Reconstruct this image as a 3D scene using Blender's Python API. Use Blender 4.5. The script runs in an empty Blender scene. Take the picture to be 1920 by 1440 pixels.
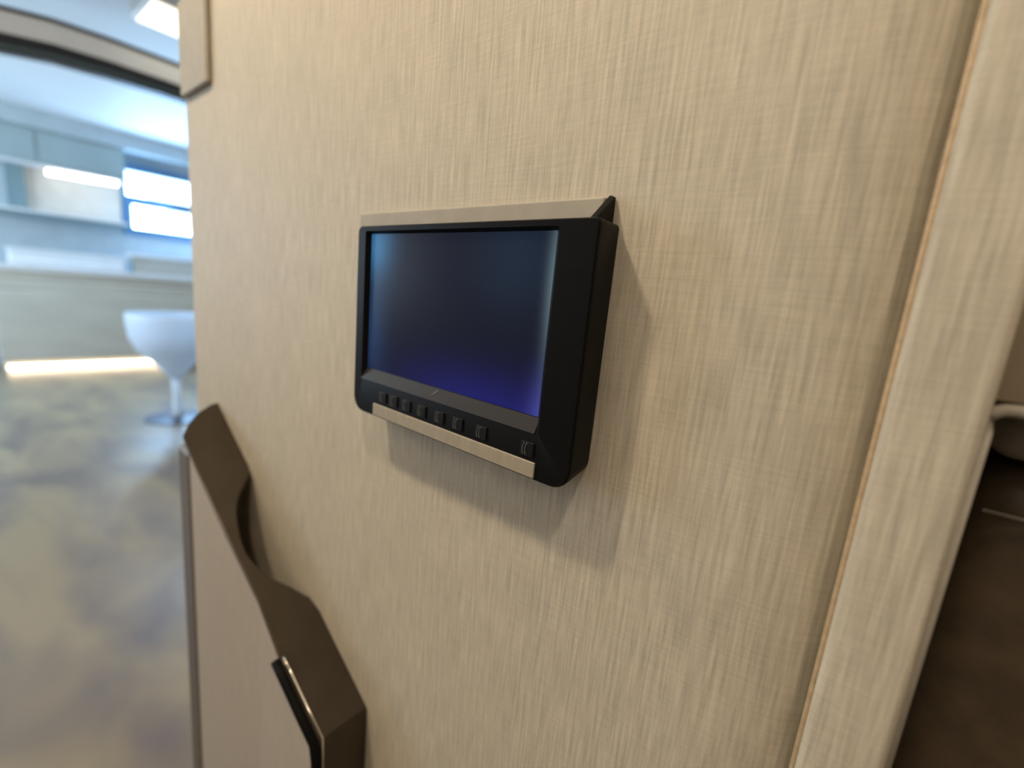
import bpy, bmesh, math
from mathutils import Vector, Matrix
S = bpy.context.scene
col = S.collection

# ------------------------------------------------------------ camera
cam_d = bpy.data.cameras.new('camera')
cam = bpy.data.objects.new('camera', cam_d); col.objects.link(cam); S.camera = cam
cam_d.sensor_width = 36; cam_d.sensor_fit = 'HORIZONTAL'; cam_d.lens = 16.03
cam_d.clip_start = 0.01; cam_d.clip_end = 100
R = ((0.76403, -0.19095, 0.61628), (0.63852, 0.08685, -0.76469), (0.09249, 0.97775, 0.18828))
CAM = (0, -0.27, 1.3)
cam.matrix_world = Matrix([list(R[i]) + [CAM[i]] for i in range(3)] + [[0, 0, 0, 1]])
cam_d.dof.use_dof = True; cam_d.dof.focus_distance = 0.305; cam_d.dof.aperture_fstop = 2.8

# ------------------------------------------------------------ world, exposure
wd = bpy.data.worlds.new('sky'); S.world = wd; wd.use_nodes = True
bg = wd.node_tree.nodes['Background']
bg.inputs[0].default_value = (0.55, 0.80, 1.0, 1); bg.inputs[1].default_value = 6.0
S.view_settings.view_transform = 'Standard'; S.view_settings.look = 'None'
S.view_settings.exposure = 0.0; S.view_settings.gamma = 1.0; S.view_settings.use_curve_mapping = False

# ------------------------------------------------------------ lights
def area(name, loc, target, size, power, color, sy=None, shape='DISK'):
    l = bpy.data.lights.new(name, 'AREA'); l.energy = power; l.color = color
    l.shape = shape if sy is None else 'RECTANGLE'; l.size = size
    if sy: l.size_y = sy
    o = bpy.data.objects.new(name, l); col.objects.link(o); o.location = loc
    o.rotation_euler = (Vector(target) - Vector(loc)).to_track_quat('-Z', 'Y').to_euler()
    return o
WARM = (1.0, 0.83, 0.62); COOL = (0.50, 0.78, 1.0)
area('lamp_near_left', (-0.80, -0.80, 2.70), (-0.35, 0, 1.3), 0.14, 17, WARM)
area('lamp_near_right', (0.45, -0.85, 2.70), (-0.2, 0, 1.3), 0.14, 10.5, (1.0, 0.82, 0.63))
area('fill_near_ambient', (-0.6, -2.0, 2.70), (-0.6, -1.5, 0), 1.2, 10, (1.0, 0.84, 0.70), 1.0)  # added ambient fill, no fixture behind it
area('lamp_passage', (-2.6, -0.9, 2.70), (-2.6, -0.2, 0), 0.5, 20, (1.0, 0.78, 0.50))
area('daylight_left_fill', (-5.6, -2.42, 1.8), (-5.0, 1.5, 1.6), 2.4, 72, (0.72, 0.84, 1.0), 1.4)  # added daylight fill at the unseen opening in the left wall
area('daylight_far_window', (-7.70, 1.95, 2.05), (-4.4, 0.9, 0.5), 1.5, 100, (0.38, 0.64, 1.0), 0.7)

# ------------------------------------------------------------ materials
def M(name, color, rough=0.6, metal=0.0, emit=None, strength=1.0, noise=0.0, nscale=(8, 8, 8), bump=0.0, spec=None, color2=None):
    m = bpy.data.materials.new(name); m.use_nodes = True
    nt = m.node_tree; b = nt.nodes['Principled BSDF']
    b.inputs['Base Color'].default_value = (*color, 1); b.inputs['Roughness'].default_value = rough
    b.inputs['Metallic'].default_value = metal
    if spec is not None: b.inputs['Specular IOR Level'].default_value = spec
    if emit:
        b.inputs['Emission Color'].default_value = (*emit, 1); b.inputs['Emission Strength'].default_value = strength
    if noise or bump or color2:
        tc = nt.nodes.new('ShaderNodeTexCoord'); mp = nt.nodes.new('ShaderNodeMapping')
        mp.inputs['Scale'].default_value = nscale
        nz = nt.nodes.new('ShaderNodeTexNoise'); nz.inputs['Scale'].default_value = 1; nz.inputs['Detail'].default_value = 4
        nt.links.new(tc.outputs['Object'], mp.inputs['Vector']); nt.links.new(mp.outputs[0], nz.inputs['Vector'])
        cr = nt.nodes.new('ShaderNodeValToRGB')
        cr.color_ramp.elements[0].position = 0.35; cr.color_ramp.elements[1].position = 0.65
        lo = [c * (1 - noise) for c in color]; hi = color2 or [min(1, c * (1 + noise)) for c in color]
        cr.color_ramp.elements[0].color = (*lo, 1); cr.color_ramp.elements[1].color = (*hi, 1)
        nt.links.new(nz.outputs['Fac'], cr.inputs[0]); nt.links.new(cr.outputs[0], b.inputs['Base Color'])
        if bump:
            bp = nt.nodes.new('ShaderNodeBump'); bp.inputs['Strength'].default_value = bump; bp.inputs['Distance'].default_value = 0.001
            nt.links.new(nz.outputs['Fac'], bp.inputs['Height']); nt.links.new(bp.outputs[0], b.inputs['Normal'])
    return m

def fabric(name, base, amp=0.15):
    """woven wall covering: fine vertical threads, weaker horizontal ones and broad mottling"""
    m = bpy.data.materials.new(name); m.use_nodes = True
    nt = m.node_tree; N = nt.nodes; L = nt.links; b = N['Principled BSDF']
    b.inputs['Roughness'].default_value = 0.62
    tc = N.new('ShaderNodeTexCoord')
    def nz(scale, detail=3, rough=0.5):
        mp = N.new('ShaderNodeMapping'); mp.inputs['Scale'].default_value = scale
        n = N.new('ShaderNodeTexNoise'); n.inputs['Scale'].default_value = 1
        n.inputs['Detail'].default_value = detail; n.inputs['Roughness'].default_value = rough
        L.new(tc.outputs['Object'], mp.inputs['Vector']); L.new(mp.outputs[0], n.inputs['Vector'])
        return n.outputs['Fac']
    def mth(op, a, c):
        k = N.new('ShaderNodeMath'); k.operation = op
        for i, v in enumerate((a, c)):
            if isinstance(v, (int, float)): k.inputs[i].default_value = v
            else: L.new(v, k.inputs[i])
        return k.outputs[0]
    vert = nz((420, 420, 22)); hor = nz((34, 34, 520)); grain = nz((900, 900, 900), 2); broad = nz((14, 14, 5), 2)
    s = mth('ADD', mth('MULTIPLY', vert, 0.62), mth('MULTIPLY', hor, 0.18))
    s = mth('ADD', s, mth('MULTIPLY', grain, 0.10)); s = mth('ADD', s, mth('MULTIPLY', broad, 0.10))
    cr = N.new('ShaderNodeValToRGB')
    cr.color_ramp.elements[0].position = 0.36; cr.color_ramp.elements[1].position = 0.64
    cr.color_ramp.elements[0].color = (*[c * (1 - amp * 1.6) for c in base], 1)
    cr.color_ramp.elements[1].color = (*[min(1, c * (1 + amp)) for c in base], 1)
    L.new(s, cr.inputs[0]); L.new(cr.outputs[0], b.inputs['Base Color'])
    bp = N.new('ShaderNodeBump'); bp.inputs['Strength'].default_value = 0.35; bp.inputs['Distance'].default_value = 0.0006
    L.new(s, bp.inputs['Height']); L.new(bp.outputs[0], b.inputs['Normal'])
    return m

WALL = (0.525, 0.47, 0.365)
m_fabric = fabric('woven_beige', WALL)
m_ledge = fabric('woven_grey_beige', (0.42, 0.365, 0.30), 0.05)
m_tan = M('tan_piping', (0.58, 0.42, 0.25), 0.5, noise=0.12, nscale=(60, 60, 200))
m_bronze = M('satin_bronze', (0.075, 0.060, 0.044), 0.26, 0.8, noise=0.08, nscale=(30, 30, 30))
m_bronze_trim = M('brown_trim', (0.12, 0.095, 0.075), 0.5, 0.2, noise=0.08, nscale=(20, 20, 5))
m_rubber = M('black_rubber', (0.004, 0.0035, 0.0035), 0.6, noise=0.1, spec=0.08)
m_chrome = M('polished_steel', (0.80, 0.74, 0.64), 0.18, 1.0, noise=0.02)
m_black = M('black_plastic', (0.004, 0.0036, 0.0035), 0.45, spec=0.10, noise=0.10, nscale=(300, 300, 300), bump=0.05)
m_bevel = M('dark_grey_plastic', (0.020, 0.019, 0.019), 0.4, spec=0.3, noise=0.08)
m_key = M('key_plastic', (0.006, 0.006, 0.007), 0.45, spec=0.2, noise=0.05)
m_icon_glint = M('pale_icon_glint', (0.13, 0.14, 0.15), 0.5, noise=0.05)  # icon print, also used for the highlight built on the screen lip
m_silver = M('champagne_strip', (0.36, 0.31, 0.235), 0.5, 0.2, noise=0.06, nscale=(200, 30, 30))
m_plate = M('beige_plate', (0.36, 0.325, 0.26), 0.6, noise=0.05, nscale=(50, 50, 50))
m_ceiling = M('pale_ceiling', (0.74, 0.80, 0.84), 0.55, noise=0.03, nscale=(1, 1, 1))
m_white = M('white_lacquer', (0.80, 0.82, 0.84), 0.30, noise=0.02)
m_track = M('dark_track', (0.035, 0.035, 0.042), 0.4, 0.4, noise=0.05)
m_upper = M('grey_green_cabinet', (0.36, 0.45, 0.46), 0.45, noise=0.04, nscale=(2, 2, 2))
m_counter = M('greige_counter', (0.60, 0.58, 0.51), 0.5, noise=0.05, nscale=(1, 2, 6))
m_splash = M('blue_grey_splashback', (0.48, 0.56, 0.60), 0.4, noise=0.04)
m_niche = M('beige_niche', (0.66, 0.62, 0.54), 0.5, noise=0.04)
m_blue = M('blue_window_frame', (0.10, 0.22, 0.38), 0.4, noise=0.06)
m_side = M('teal_grey_panel', (0.20, 0.30, 0.33), 0.45, noise=0.05)
m_leather = M('dark_brown_leather', (0.072, 0.050, 0.028), 0.5, noise=0.2, nscale=(60, 60, 60), bump=0.4)
m_leather2 = M('lightened_grey_leather', (0.20, 0.175, 0.14), 0.5, noise=0.2, nscale=(60, 60, 60), bump=0.4)  # grey leather, its colour lightened in place of light on the headrest
m_recess = M('brown_veneer', (0.26, 0.21, 0.135), 0.5, noise=0.2, nscale=(30, 30, 3))
m_led = M('warm_led', (1, 1, 1), 0.5, emit=(1.0, 0.80, 0.58), strength=7)
m_led2 = M('white_led', (1, 1, 1), 0.5, emit=(1.0, 0.93, 0.84), strength=6)
m_lamp = M('ceiling_diffuser', (1, 1, 1), 0.5, emit=(1.0, 0.88, 0.66), strength=1.6)
m_plain = M('beige_paint', (0.60, 0.54, 0.46), 0.7, noise=0.03)
m_grey = M('dark_grey_metal', (0.05, 0.06, 0.08), 0.4, 0.5, noise=0.04)
m_glass = bpy.data.materials.new('window_glass'); m_glass.use_nodes = True
_b = m_glass.node_tree.nodes['Principled BSDF']; _b.inputs['Transmission Weight'].default_value = 1
_b.inputs['Roughness'].default_value = 0.02; _b.inputs['IOR'].default_value = 1.05; _b.inputs['Base Color'].default_value = (0.95, 0.98, 1, 1)

# stool: bluish white translucent acrylic
m_stool = bpy.data.materials.new('frosted_acrylic'); m_stool.use_nodes = True
nt = m_stool.node_tree; N = nt.nodes; b = N['Principled BSDF']; b.inputs['Base Color'].default_value = (0.85, 0.92, 1.0, 1); b.inputs['Roughness'].default_value = 0.3
tr = N.new('ShaderNodeBsdfTranslucent'); tr.inputs[0].default_value = (0.85, 0.93, 1.0, 1)
mx = N.new('ShaderNodeMixShader'); mx.inputs[0].default_value = 0.5
nt.links.new(b.outputs[0], mx.inputs[1]); nt.links.new(tr.outputs[0], mx.inputs[2]); nt.links.new(mx.outputs[0], N['Material Output'].inputs[0])

# floor: brushed vinyl with soft swirling taupe and sand patches
m_floor = bpy.data.materials.new('swirled_vinyl'); m_floor.use_nodes = True
nt = m_floor.node_tree; N = nt.nodes; L = nt.links; b = N['Principled BSDF']
tc = N.new('ShaderNodeTexCoord'); mp = N.new('ShaderNodeMapping'); mp.inputs['Scale'].default_value = (1.0, 2.6, 1); mp.inputs['Rotation'].default_value = (0, 0, 0.5)
nz = N.new('ShaderNodeTexNoise'); nz.inputs['Scale'].default_value = 1.5; nz.inputs['Detail'].default_value = 2.0; nz.inputs['Distortion'].default_value = 0.5
cr = N.new('ShaderNodeValToRGB'); e = cr.color_ramp.elements
e[0].position = 0.32; e[0].color = (0.165, 0.130, 0.110, 1); e[1].position = 0.66; e[1].color = (0.330, 0.262, 0.155, 1)
L.new(tc.outputs['Object'], mp.inputs[0]); L.new(mp.outputs[0], nz.inputs['Vector']); L.new(nz.outputs['Fac'], cr.inputs[0]); L.new(cr.outputs[0], b.inputs['Base Color'])
b.inputs['Roughness'].default_value = 0.30; b.inputs['Specular IOR Level'].default_value = 0.7

# display: a switched-on but empty LCD, dark navy with the backlight bleeding in at its rim
m_screen = bpy.data.materials.new('lcd_screen'); m_screen.use_nodes = True
nt = m_screen.node_tree; N = nt.nodes; L = nt.links; b = N['Principled BSDF']
b.inputs['Base Color'].default_value = (0.004, 0.005, 0.008, 1); b.inputs['Roughness'].default_value = 0.30; b.inputs['Specular IOR Level'].default_value = 0.07
tc = N.new('ShaderNodeTexCoord'); sp = N.new('ShaderNodeSeparateXYZ'); L.new(tc.outputs['Generated'], sp.inputs[0])
def mth(op, a, c=0.0, clamp=False):
    k = N.new('ShaderNodeMath'); k.operation = op; k.use_clamp = clamp
    for i, v in enumerate((a, c)):
        if isinstance(v, (int, float)): k.inputs[i].default_value = v
        else: L.new(v, k.inputs[i])
    return k.outputs[0]
X, Z = sp.outputs['X'], sp.outputs['Z']
def bump2(cx, cz, rx, rz):
    dx = mth('DIVIDE', mth('SUBTRACT', X, cx), rx); dz = mth('DIVIDE', mth('SUBTRACT', Z, cz), rz)
    d2 = mth('ADD', mth('MULTIPLY', dx, dx), mth('MULTIPLY', dz, dz))
    return mth('POWER', 2.718, mth('MULTIPLY', d2, -1.0))
terms = [(bump2(0.03, 0.92, 0.11, 0.20), (0.025, 0.135, 0.27)), (bump2(0.02, 0.35, 0.10, 0.45), (0.008, 0.028, 0.075)),
         (bump2(0.75, -0.05, 0.45, 0.22), (0.006, 0.006, 0.110)), (bump2(1.02, -0.02, 0.06, 0.25), (0.04, 0.045, 0.20)),
         (bump2(1.02, 0.75, 0.035, 0.42), (0.12, 0.18, 0.20)), (bump2(0.85, 0.85, 0.20, 0.3), (0.005, 0.014, 0.024)),
         (bump2(0.5, 0.5, 2, 2), (0.006, 0.006, 0.015))]
acc = None
for fac, c in terms:
    v = N.new('ShaderNodeVectorMath'); v.operation = 'SCALE'; v.inputs[0].default_value = c; L.new(fac, v.inputs['Scale'])
    if acc is None: acc = v.outputs[0]
    else:
        a = N.new('ShaderNodeVectorMath'); a.operation = 'ADD'; L.new(acc, a.inputs[0]); L.new(v.outputs[0], a.inputs[1]); acc = a.outputs[0]
L.new(acc, b.inputs['Emission Color']); b.inputs['Emission Strength'].default_value = 1.0

# ------------------------------------------------------------ mesh helpers
def link(name, bm, mat, parent=None, smooth=False, bevel=0.0, seg=3, loc=(0, 0, 0)):
    bmesh.ops.recalc_face_normals(bm, faces=bm.faces)
    me = bpy.data.meshes.new(name); bm.to_mesh(me); bm.free()
    me.materials.append(mat)
    o = bpy.data.objects.new(name, me); col.objects.link(o); o.location = loc
    if parent: o.parent = parent
    if bevel:
        md = o.modifiers.new('bevel', 'BEVEL'); md.width = bevel; md.segments = seg; md.limit_method = 'ANGLE'; md.angle_limit = 0.6
        smooth = True
    if smooth:
        for p in me.polygons: p.use_smooth = True
        if bevel:
            w = o.modifiers.new('wn', 'WEIGHTED_NORMAL'); w.keep_sharp = False
    return o
def addbox(bm, x0, x1, y0, y1, z0, z1):
    v = [bm.verts.new((x, y, z)) for x in (x0, x1) for y in (y0, y1) for z in (z0, z1)]
    for f in ((0, 1, 3, 2), (4, 6, 7, 5), (0, 4, 5, 1), (2, 3, 7, 6), (0, 2, 6, 4), (1, 5, 7, 3)):
        bm.faces.new([v[i] for i in f])
    return bm
def box(name, x0, x1, y0, y1, z0, z1, mat, parent=None, bevel=0.0, seg=3):
    return link(name, addbox(bmesh.new(), x0, x1, y0, y1, z0, z1), mat, parent, bevel=bevel, seg=seg)
def prism(bm, a, bpts):
    """two matching loops of points joined into a closed solid"""
    A = [bm.verts.new(p) for p in a]; B = [bm.verts.new(p) for p in bpts]
    bm.faces.new(A); bm.faces.new(B[::-1]); n = len(a)
    for i in range(n): bm.faces.new((A[i], B[i], B[(i + 1) % n], A[(i + 1) % n]))
    return bm
def tube(bm, pts, r, n=8):
    pts = [Vector(p) for p in pts]; rings = []
    for i, p in enumerate(pts):
        d = (pts[min(i + 1, len(pts) - 1)] - pts[max(i - 1, 0)]).normalized()
        u = d.orthogonal().normalized() if i == 0 else (u - d * u.dot(d)).normalized()
        w = d.cross(u)
        rings.append([bm.verts.new(p + r * (math.cos(t) * u + math.sin(t) * w)) for t in [2 * math.pi * k / n for k in range(n)]])
    for a, c in zip(rings, rings[1:]):
        for k in range(n): bm.faces.new((a[k], a[(k + 1) % n], c[(k + 1) % n], c[k]))
    bm.faces.new(rings[0][::-1]); bm.faces.new(rings[-1])
    return bm
def lathe(bm, prof, n=40):
    rings = []
    for r, z in prof:
        rings.append([bm.verts.new((max(r, 1e-4) * math.cos(2 * math.pi * k / n), max(r, 1e-4) * math.sin(2 * math.pi * k / n), z)) for k in range(n)])
    for a, c in zip(rings, rings[1:]):
        for k in range(n): bm.faces.new((a[k], a[(k + 1) % n], c[(k + 1) % n], c[k]))
    bm.faces.new(rings[0][::-1]); bm.faces.new(rings[-1])
    return bm
def thing(name, label, cat, loc=(0, 0, 0), group=None):
    o = bpy.data.objects.new(name, None); col.objects.link(o); o.location = loc; o.empty_display_size = 0.05
    tag(o, label, cat, group); return o
def tag(o, label, cat, group=None):
    o['label'] = label; o['category'] = cat
    if group: o['group'] = group
    return o
def struct(o): o['kind'] = 'structure'; return o
def adopt(o, t): 
    """parent o (built in room coordinates) to t, keeping its place"""
    o.parent = t; o.location = o.location - t.location; return o

# ------------------------------------------------------------ the setting
X0, X1, Y0, Y1, H = -7.8, 2.0, -2.5, 4.5, 2.78
struct(box('floor', X0 - .2, X1 + .2, Y0 - .2, Y1 + .2, -0.1, 0.0, m_floor))
struct(box('ceiling', X0 - .2, X1 + .2, Y0 - .2, Y1 + .2, H, H + 0.1, m_ceiling))

# the near wall: one cross-section swept to the ceiling. Padded skin rolls back into a seam at its right end
def swept(name, prof, z0, z1, mat):
    bm = bmesh.new()
    prism(bm, [(x, y, z0) for x, y in prof], [(x, y, z1) for x, y in prof])
    o = link(name, bm, mat)
    return o
def arc(cx, cy, r, a0, a1, n=8, ry=None):
    ry = ry or r
    return [(cx + r * math.cos(math.radians(a0 + (a1 - a0) * k / n)), cy + ry * math.sin(math.radians(a0 + (a1 - a0) * k / n))) for k in range(n + 1)]
def smooth_sharp(o, ang=40):
    for p in o.data.polygons: p.use_smooth = True
    bm = bmesh.new(); bm.from_mesh(o.data)
    for ed in bm.edges:
        if len(ed.link_faces) == 2 and ed.calc_face_angle(0) > math.radians(ang): ed.smooth = False
    bm.to_mesh(o.data); bm.free()
prof = arc(-0.945, 0.050, 0.060, 180, 270, 14, 0.050) + arc(-0.060, 0.022, 0.0635, 270, 352, 16, 0.022) + [(0.0035, 0.10), (-1.005, 0.10)]
w = swept('wall_front', prof, 0, H, m_fabric); smooth_sharp(w); struct(w)
prof = arc(0.0085, 0.0020, 0.0048, 180, 270, 6) + arc(0.0335, 0.0030, 0.0045, 270, 360, 8) + [(0.038, 0.10), (0.0037, 0.10)]
w = swept('trim_1', prof, 0, H, m_fabric); smooth_sharp(w); struct(w)
struct(link('trim_2', tube(bmesh.new(), [(0.0036, 0.0010, 0.002), (0.0036, 0.0010, 1.7), (0.0036, 0.0016, H - .002)], 0.0016, 10), m_tan, smooth=True))
# closet behind the edge of the wall and the wall that goes on past it
struct(box('wall_recess', 0.04, 0.9, 0.60, 0.70, 0, H, m_recess))
struct(box('wall_right_return', 0.9, 1.0, 0.0, 0.70, 0, H, m_plain))
struct(box('wall_right', X1, X1 + .1, Y0 - .2, 0.70, 0, H, m_plain))
struct(box('wall_front_right', 1.0, X1, 0.0, 0.10, 0, H, m_plain))
struct(box('wall_recess_left', -0.06, 0.04, 0.10, 0.70, 0, H, m_recess))
struct(box('wall_far_side', X0, -1.0, Y1, Y1 + .1, 0, H, m_plain))
struct(box('wall_room_right', -0.9, -0.8, 0.10, Y1, 0, H, m_plain))

# left wall with an unseen opening, added as a daylight source
bm = bmesh.new()
addbox(bm, X0, -7.0, Y0 - .1, Y0, 0, H); addbox(bm, -4.2, X1, Y0 - .1, Y0, 0, H)
addbox(bm, -7.0, -4.2, Y0 - .1, Y0, 0, 1.0); addbox(bm, -7.0, -4.2, Y0 - .1, Y0, 2.55, H)
struct(link('wall_left', bm, m_plain))
# far wall with the two stacked panes
bm = bmesh.new()
WY0, WY1 = 1.24, 2.70
addbox(bm, X0 - .1, X0, Y0, WY0, 0, H); addbox(bm, X0 - .1, X0, WY1, Y1, 0, H)
addbox(bm, X0 - .1, X0, WY0, WY1, 0, 1.66); addbox(bm, X0 - .1, X0, WY0, WY1, 2.44, H)
struct(link('wall_far', bm, m_splash))
wn = bpy.data.objects.new('window_1', None); col.objects.link(wn); wn.location = (X0, WY0, 1.66); struct(wn)
bm = bmesh.new()
addbox(bm, X0 - .04, X0 + .03, WY0 - .05, WY0, 1.62, 2.50); addbox(bm, X0 - .04, X0 + .03, WY1, WY1 + .05, 1.62, 2.50)
addbox(bm, X0 - .04, X0 + .03, WY0, WY1, 2.41, 2.50); addbox(bm, X0 - .04, X0 + .03, WY0, WY1, 1.62, 1.71)
addbox(bm, X0 - .04, X0 + .03, WY0, WY1, 2.00, 2.11); addbox(bm, X0 - .04, X0 + .03, WY0, WY0 + .05, 1.71, 2.0)
adopt(link('window_frame', bm, m_blue), wn)
for a, c in ((1.71, 2.0), (2.11, 2.41)):
    adopt(box('pane', X0 - .03, X0 - .024, WY0, WY1, a, c, m_glass), wn)

# ------------------------------------------------------------ wall monitor
mon = thing('wall_monitor', 'small black monitor with dark blue screen and row of keys on the beige wall', 'monitor', (-0.265, 0, 1.18))
FX0, FX1, FZ0, FZ1, FY = -0.386, -0.139, 1.180, 1.349, -0.032
SX0, SX1, SZ0, SZ1 = -0.371, -0.171, 1.2225, 1.3425
def rrect(x0, x1, z0, z1, r, n=6):
    P = []
    for cx, cz, a in ((x1 - r[0], z1 - r[0], 0), (x0 + r[1], z1 - r[1], 90), (x0 + r[2], z0 + r[2], 180), (x1 - r[3], z0 + r[3], 270)):
        rr = r[(a // 90)]
        for k in range(n + 1):
            t = math.radians(a + 90 * k / n); P.append((cx + rr * math.cos(t), cz + rr * math.sin(t)))
    return P
# housing: rounded outline, flared side cheek at the right, opening for the screen
outer = rrect(FX0, FX1, FZ0, FZ1, (0.003, 0.005, 0.014, 0.014))
inner = rrect(SX0 - .003, SX1 + .005, SZ0 - .011, SZ1 + .002, (0.0015,) * 4)
back = rrect(FX0 + .004, FX1 - .004, FZ0 + .002, FZ1 + .001, (0.003, 0.005, 0.013, 0.013))
bm = bmesh.new()
def ring(pts, y): return [bm.verts.new((x, y, z)) for x, z in pts]
lo = ring(back, -0.001); lm = ring(outer, FY + 0.005)
sh = [((x - (FX0 + FX1) / 2) * .992 + (FX0 + FX1) / 2, (z - (FZ0 + FZ1) / 2) * .99 + (FZ0 + FZ1) / 2) for x, z in outer]
lf = ring(outer, FY + .0015); lt = ring(sh, FY)
li = ring(inner, FY); ld = ring(rrect(SX0, SX1, SZ0, SZ1, (0.001,) * 4), FY + .0055)
for a, c in ((lo, lm), (lm, lf), (lf, lt), (lt, li), (li, ld)):
    n = len(a)
    for k in range(n): bm.faces.new((a[k], a[(k + 1) % n], c[(k + 1) % n], c[k]))
bm.faces.new(lo); bm.faces.new(ld)
hs = link('housing', bm, m_black, smooth=False); smooth_sharp(hs, 30); adopt(hs, mon)
# sloping lip under the screen
bm = bmesh.new()
prism(bm, [(SX0 - .002, FY + .0052, SZ0), (SX0 - .004, FY - .0003, SZ0 - .0105), (SX0 - .004, FY + .004, SZ0 - .0105)],
      [(SX1 + .002, FY + .0052, SZ0), (SX1 + .002, FY - .0003, SZ0 - .0105), (SX1 + .002, FY + .004, SZ0 - .0105)])
adopt(link('screen_lip', bm, m_bevel), mon)
adopt(link('lip_glint', tube(bmesh.new(), [(-0.2750, FY + .0018, 1.2155), (-0.2700, FY + .0040, 1.2200)], 0.0007, 6), m_icon_glint), mon)  # pale slanted bar standing in for a soft highlight on the lip
adopt(box('screen', SX0, SX1, FY + .0045, FY + .0058, SZ0, SZ1, m_screen), mon)
# wall-side cheek: a thin flange that stands up past the top right corner
bm = bmesh.new()
prism(bm, [(-0.1525, -0.024, 1.349), (-0.1525, -0.001, 1.3685), (-0.1525, -0.001, 1.184), (-0.1525, -0.024, 1.182)],
      [(-0.1475, -0.024, 1.349), (-0.1475, -0.001, 1.3665), (-0.1475, -0.001, 1.184), (-0.1475, -0.024, 1.182)])
adopt(link('side_flange', bm, m_black, bevel=0.001), mon)
adopt(box('blur_band_plate', -0.426, -0.1527, -0.006, 0.0, 1.19, 1.3665, m_plate, bevel=0.002), mon)  # added plate standing in for the housing's blurred ghost above its top edge
adopt(box('silver_strip', -0.352, -0.1655, FY - .0012, FY + .002, 1.1815, 1.1925, m_silver, bevel=0.0006), mon)
kx = [-0.338, -0.322, -0.304, -0.284, -0.262, -0.241, -0.216, -0.173]
for i, x in enumerate(kx):
    k = box('key', x - .0055, x + .0055, FY - .0012, FY + .001, 1.1955, 1.2055, m_key, bevel=0.0007)
    adopt(k, mon)
    bm = bmesh.new()
    for dx in (-.0016, .0006):
        tube(bm, [(x + dx + .0022 * math.cos(t), FY - .0013, 1.2003 + .0044 * math.sin(t)) for t in [math.radians(100 + 16 * q) for q in range(10)]], 0.00028, 6)
    ic = link('icon', bm, m_icon_glint, smooth=True); ic.parent = k; ic.location = (0, 0, 0)

# ------------------------------------------------------------ low ledge unit with the scalloped bronze cap
led = thing('wall_ledge', 'low grey-beige wall ledge with sloping scalloped bronze cap, below left of the monitor', 'ledge', (-0.6, 0, 0))
def zc(x): return 0.809 - 0.585 * (x + 0.394)
front = [(-0.797, -0.066), (-0.721, -0.066), (-0.634, -0.064), (-0.546, -0.060), (-0.470, -0.063), (-0.391, -0.065)]
backp = [(-0.391, 0.0), (-0.504, 0.0), (-0.523, -0.004), (-0.545, -0.020), (-0.563, -0.036), (-0.582, -0.046), (-0.602, -0.051), (-0.624, -0.050), (-0.644, -0.046),
         (-0.668, -0.039), (-0.686, -0.028), (-0.702, -0.014), (-0.712, -0.004), (-0.725, 0.0), (-0.805, 0.0), (-0.852, 0.0), (-0.849, -0.012), (-0.835, -0.035), (-0.817, -0.053)]
out = front + backp
bm = bmesh.new()
prism(bm, [(x, y, zc(x) + .001) for x, y in out], [(x, y, zc(x) - .005) for x, y in out])
adopt(link('cap', bm, m_bronze, bevel=0.0012, seg=2), led)
# its return down the right-hand end
bm = bmesh.new(); addbox(bm, -0.396, -0.390, -0.066, 0.0, 0.0, zc(-0.391) - .001)
adopt(link('end_plate', bm, m_bronze, bevel=0.001), led)
# front board follows the slope
fx = [-0.7745, -0.721, -0.634, -0.546, -0.470, -0.396]; fy = [-0.064, -0.0645, -0.0625, -0.0585, -0.0615, -0.0635]
bm = bmesh.new()
A = [bm.verts.new((x, y, zc(x) - .006)) for x, y in zip(fx, fy)]; B = [bm.verts.new((x, y, 0)) for x, y in zip(fx, fy)]
A2 = [bm.verts.new((x, y + .008, zc(x) - .006)) for x, y in zip(fx, fy)]; B2 = [bm.verts.new((x, y + .008, 0)) for x, y in zip(fx, fy)]
for k in range(5):
    bm.faces.new((A[k], B[k], B[k + 1], A[k + 1])); bm.faces.new((A2[k + 1], B2[k + 1], B2[k], A2[k])); bm.faces.new((A[k + 1], A2[k + 1], A2[k], A[k])); bm.faces.new((B[k], B2[k], B2[k + 1], B[k + 1]))
bm.faces.new((A[0], A2[0], B2[0], B[0])); bm.faces.new((A[5], B[5], B2[5], A2[5]))
adopt(link('front_board', bm, m_ledge, smooth=False), led)
adopt(box('edge_strip', -0.835, -0.775, -0.0652, -0.001, 0, zc(-0.775) - .007, m_bronze_trim, bevel=0.012, seg=5), led)
# black gasket and bright bead on the near part of the cap
gp = [(-0.478, -0.0635), (-0.455, -0.0625), (-0.425, -0.0615), (-0.393, -0.0600)]
adopt(link('gasket', tube(bmesh.new(), [(x, y - .0035, zc(x) - .001) for x, y in gp] + [(-0.388, -0.063, 0.78), (-0.388, -0.063, 0.60)], 0.0055, 10), m_rubber, smooth=True), led)
adopt(link('bead', tube(bmesh.new(), [(x + .003, y + .0045, zc(x) + .0016) for x, y in gp] + [(-0.3875, -0.0565, 0.79), (-0.3875, -0.0565, 0.60)], 0.0013, 8), m_chrome, smooth=True), led)

# ------------------------------------------------------------ fitting at the top left edge of the wall
wp = box('wall_plate', -0.955, -0.835, -0.008, 0.0, 1.565, 1.70, m_plate, bevel=0.006)
tag(wp, 'plain thin beige rectangular plate high at the left edge of the wall', 'plate')

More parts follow.
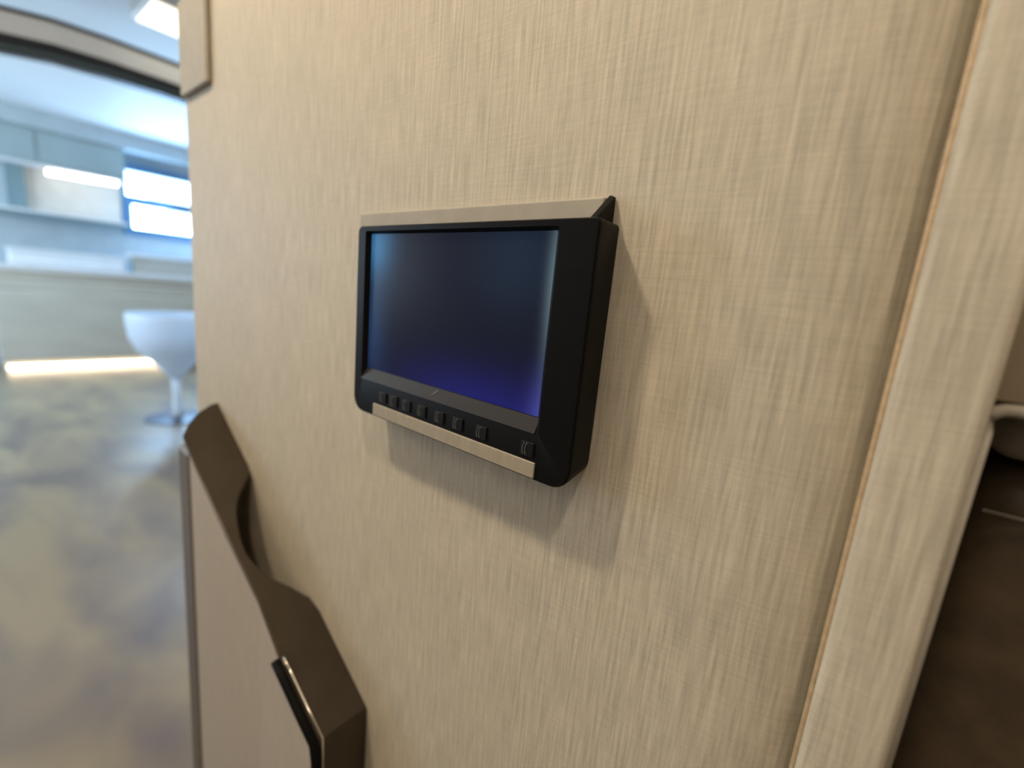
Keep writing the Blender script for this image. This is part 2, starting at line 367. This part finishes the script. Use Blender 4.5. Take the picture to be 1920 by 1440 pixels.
# ------------------------------------------------------------ recess at the right: panel, rim, upholstered chair
rp = thing('recess_panel', 'shaded brown panel with a pale rounded rim, above the dark chair at the right edge', 'panel', (0.3, 0.05, 1.27))
bm = bmesh.new(); addbox(bm, 0.0385, 0.88, 0.020, 0.034, 1.275, 2.2)
adopt(link('board', bm, m_recess), rp)
rim = [(0.0378, 0.0045, 1.02), (0.0378, 0.0045, 1.262)] + [(0.0378 + .008 - .008 * math.cos(t), 0.014, 1.264 + .008 * math.sin(t)) for t in [math.radians(15 * k) for k in range(1, 7)]] + [(0.10, 0.014, 1.2725), (0.86, 0.014, 1.2725)]
adopt(link('rim', tube(bmesh.new(), rim, 0.0028, 10), m_plate, smooth=True), rp)
ch = thing('upholstered_chair', 'dark brown leather chair back standing in the shade behind the right edge of the wall', 'chair', (0.45, 0.3, 0))
def cushion(name, x0, x1, y0, y1, z0, z1, mat, bv): return adopt(box(name, x0, x1, y0, y1, z0, z1, mat, bevel=bv, seg=6), ch)
cushion('headrest', 0.048, 0.80, 0.060, 0.17, 1.242, 1.268, m_leather2, 0.012)
cushion('backrest', 0.048, 0.80, 0.055, 0.19, 0.62, 1.239, m_leather, 0.02)
cushion('seat', 0.05, 0.80, 0.06, 0.57, 0.36, 0.48, m_leather, 0.03)
for x in (0.08, 0.74):
    for y in (0.10, 0.52): adopt(link('leg', lathe(bmesh.new(), [(0.014, 0), (0.022, 0.362)], 12), m_grey, loc=(x, y, 0)), ch)
adopt(link('seam', tube(bmesh.new(), [(0.052, 0.054, 1.216), (0.10, 0.0535, 1.2165), (0.78, 0.0535, 1.2165)], 0.0012, 6), m_leather2, smooth=True), ch)  # seam in paler leather, standing in for a small highlight on the backrest

# ------------------------------------------------------------ pelmet with sliding-door track
pel = thing('door_pelmet', 'long white pelmet with thick dark sliding-door track, hung under the far ceiling', 'pelmet', (-4, 0.5, 2.4))
ys = [-2.48, -1.2, -0.5, -0.1, 0.02, 0.22, 0.46, 0.72, 0.87, 1.2, 1.8]
dz = [-.50, -.20, -.09, -.045, -.03, 0.0, 0.012, 0.014, 0.012, 0.0, -.06]
def band(name, x0, x1, zb, zt, mat):
    bm = bmesh.new(); R_ = []
    for y, d in zip(ys, dz):
        R_.append([bm.verts.new((x, y, z + d)) for x, z in ((x0, zb), (x1, zb), (x1, zt), (x0, zt))])
    for a, c in zip(R_, R_[1:]):
        for k in range(4): bm.faces.new((a[k], a[(k + 1) % 4], c[(k + 1) % 4], c[k]))
    bm.faces.new(R_[0]); bm.faces.new(R_[-1][::-1])
    adopt(link(name, bm, mat, smooth=False), pel)
band('face_board', -4.04, -4.0, 2.44, 2.585, m_white)
band('top_line', -4.05, -3.99, 2.585, 2.605, m_track)
band('upper_track', -4.06, -3.98, 2.425, 2.468, m_track)
band('track_web', -4.05, -4.01, 2.40, 2.425, m_side)
band('lower_track', -4.07, -3.99, 2.380, 2.402, m_track)
for y in (-0.8, 1.5):
    adopt(box('hanger', -4.03, -4.01, y, y + .02, 2.54, H, m_track), pel)

cl = thing('ceiling_light', 'warm glowing rectangular ceiling light beyond the left edge of the wall', 'light', (-3.8, 0.75, H))
adopt(box('light_frame', -3.97, -3.55, 0.58, 1.20, H - .02, H, m_white), cl)
adopt(box('diffuser', -3.95, -3.57, 0.60, 1.18, H - .024, H - .02, m_lamp), cl)

# ------------------------------------------------------------ far counter
ct = thing('bar_counter', 'long greige counter with a pale top and a glowing plinth, at the far wall', 'counter', (-7.4, 0.9, 0))
adopt(box('plinth', -7.70, -7.30, 0.02, 3.4, 0, 0.12, m_counter), ct)
# body with a softly curved front
bm = bmesh.new(); R_ = []
for y, z0, z1 in ((0.0, .12, 1.09), (3.5, .12, 1.09)):
    P = [(-7.76, z0), (-7.20, z0), (-7.185, 0.5), (-7.185, 0.86), (-7.20, 0.88), (-7.19, 0.90), (-7.19, 0.99), (-7.205, 1.0), (-7.19, 1.02), (-7.19, z1), (-7.76, z1)]
    R_.append([(x, y, z) for x, z in P])
prism(bm, R_[0], R_[1]); adopt(link('body', bm, m_counter), ct)
adopt(box('worktop', -7.78, -7.15, -0.05, 3.5, 1.09, 1.145, m_white, bevel=0.006), ct)
adopt(box('plinth_light', -7.30, -7.275, 0.04, 1.42, 0.012, 0.055, m_led), ct)
rl = thing('raised_shelf_unit', 'grey box shelf with pale top on the far counter, right of the white unit', 'shelf', (-7.5, 1.8, 1.145))
adopt(box('top_board', -7.60, -7.35, 1.16, 3.4, 1.345, 1.385, m_white, bevel=0.004), rl)
adopt(box('support', -7.58, -7.45, 1.20, 3.4, 1.146, 1.345, m_counter), rl)
wb = thing('countertop_cabinet', 'low white unit standing on the far counter', 'cabinet', (-7.45, 0.65, 1.145))
adopt(box('body', -7.62, -7.40, 0.14, 1.12, 1.145, 1.29, m_white, bevel=0.02, seg=4), wb)
adopt(box('lid', -7.63, -7.39, 0.13, 1.13, 1.292, 1.325, m_white, bevel=0.01), wb)

sh_ = thing('wall_shelf', 'pale shelf on the far wall, between the lit niche and the white unit', 'shelf', (-7.6, 0.8, 1.70))
adopt(box('board', -7.80, -7.48, 0.0, 1.19, 1.715, 1.745, m_white, bevel=0.004), sh_)
adopt(box('underside_rail', -7.80, -7.52, 0.02, 1.19, 1.675, 1.715, m_side), sh_)

up = thing('upper_cabinet', 'grey-green upper cabinet under the ceiling of the far room, with a light strip below', 'cabinet', (-7.6, 0.6, 2.25))
adopt(box('body', -7.79, -7.50, -0.3, 1.19, 2.235, 2.60, m_upper), up)
adopt(box('cornice', -7.79, -7.44, -0.3, 3.0, 2.60, H, m_splash), up)
for y0, y1 in ((-0.28, 0.43), (0.45, 1.18)):
    d = adopt(box('door', -7.50, -7.485, y0, y1, 2.26, 2.575, m_upper, bevel=0.003), up)
adopt(box('bottom_rail', -7.79, -7.47, -0.3, 1.19, 2.215, 2.238, m_white), up)
adopt(link('light_strip', tube(bmesh.new(), [(-7.49, 0.50, 2.168), (-7.49, 1.11, 2.185)], 0.028, 12), m_led2, smooth=True), up)
adopt(box('light_mount', -7.52, -7.50, 0.55, 1.08, 2.18, 2.217, m_white), up)
nb = thing('niche_panel', 'light beige back panel of the lit niche above the shelf', 'panel', (-7.79, 0.8, 1.75))
adopt(box('back_panel', -7.798, -7.775, 0.35, 1.18, 1.746, 2.214, m_niche), nb)
adopt(box('side_panel', -7.798, -7.70, 0.20, 0.345, 1.746, 2.214, m_side), nb)

# ------------------------------------------------------------ tulip stool
st = thing('tulip_stool', 'white tulip-shaped stool on a slim stem, half hidden behind the wall edge', 'stool', (-4.6, 0.88, 0))
sp_ = [(0.02, 0.34), (0.05, 0.36), (0.09, 0.42), (0.16, 0.50), (0.25, 0.59), (0.30, 0.70), (0.315, 0.84), (0.315, 0.885), (0.305, 0.895), (0.306, 0.885), (0.292, 0.72), (0.24, 0.62), (0.02, 0.58)]
o = link('shell', lathe(bmesh.new(), sp_, 48), m_stool, smooth=True); o.parent = st
o = link('stem', lathe(bmesh.new(), [(0.055, 0.018), (0.035, 0.06), (0.028, 0.2), (0.035, 0.345)], 24), m_stool, smooth=True); o.parent = st
o = link('base', lathe(bmesh.new(), [(0.23, 0.0), (0.23, 0.010), (0.10, 0.017), (0.05, 0.02)], 48), m_grey); o.parent = st
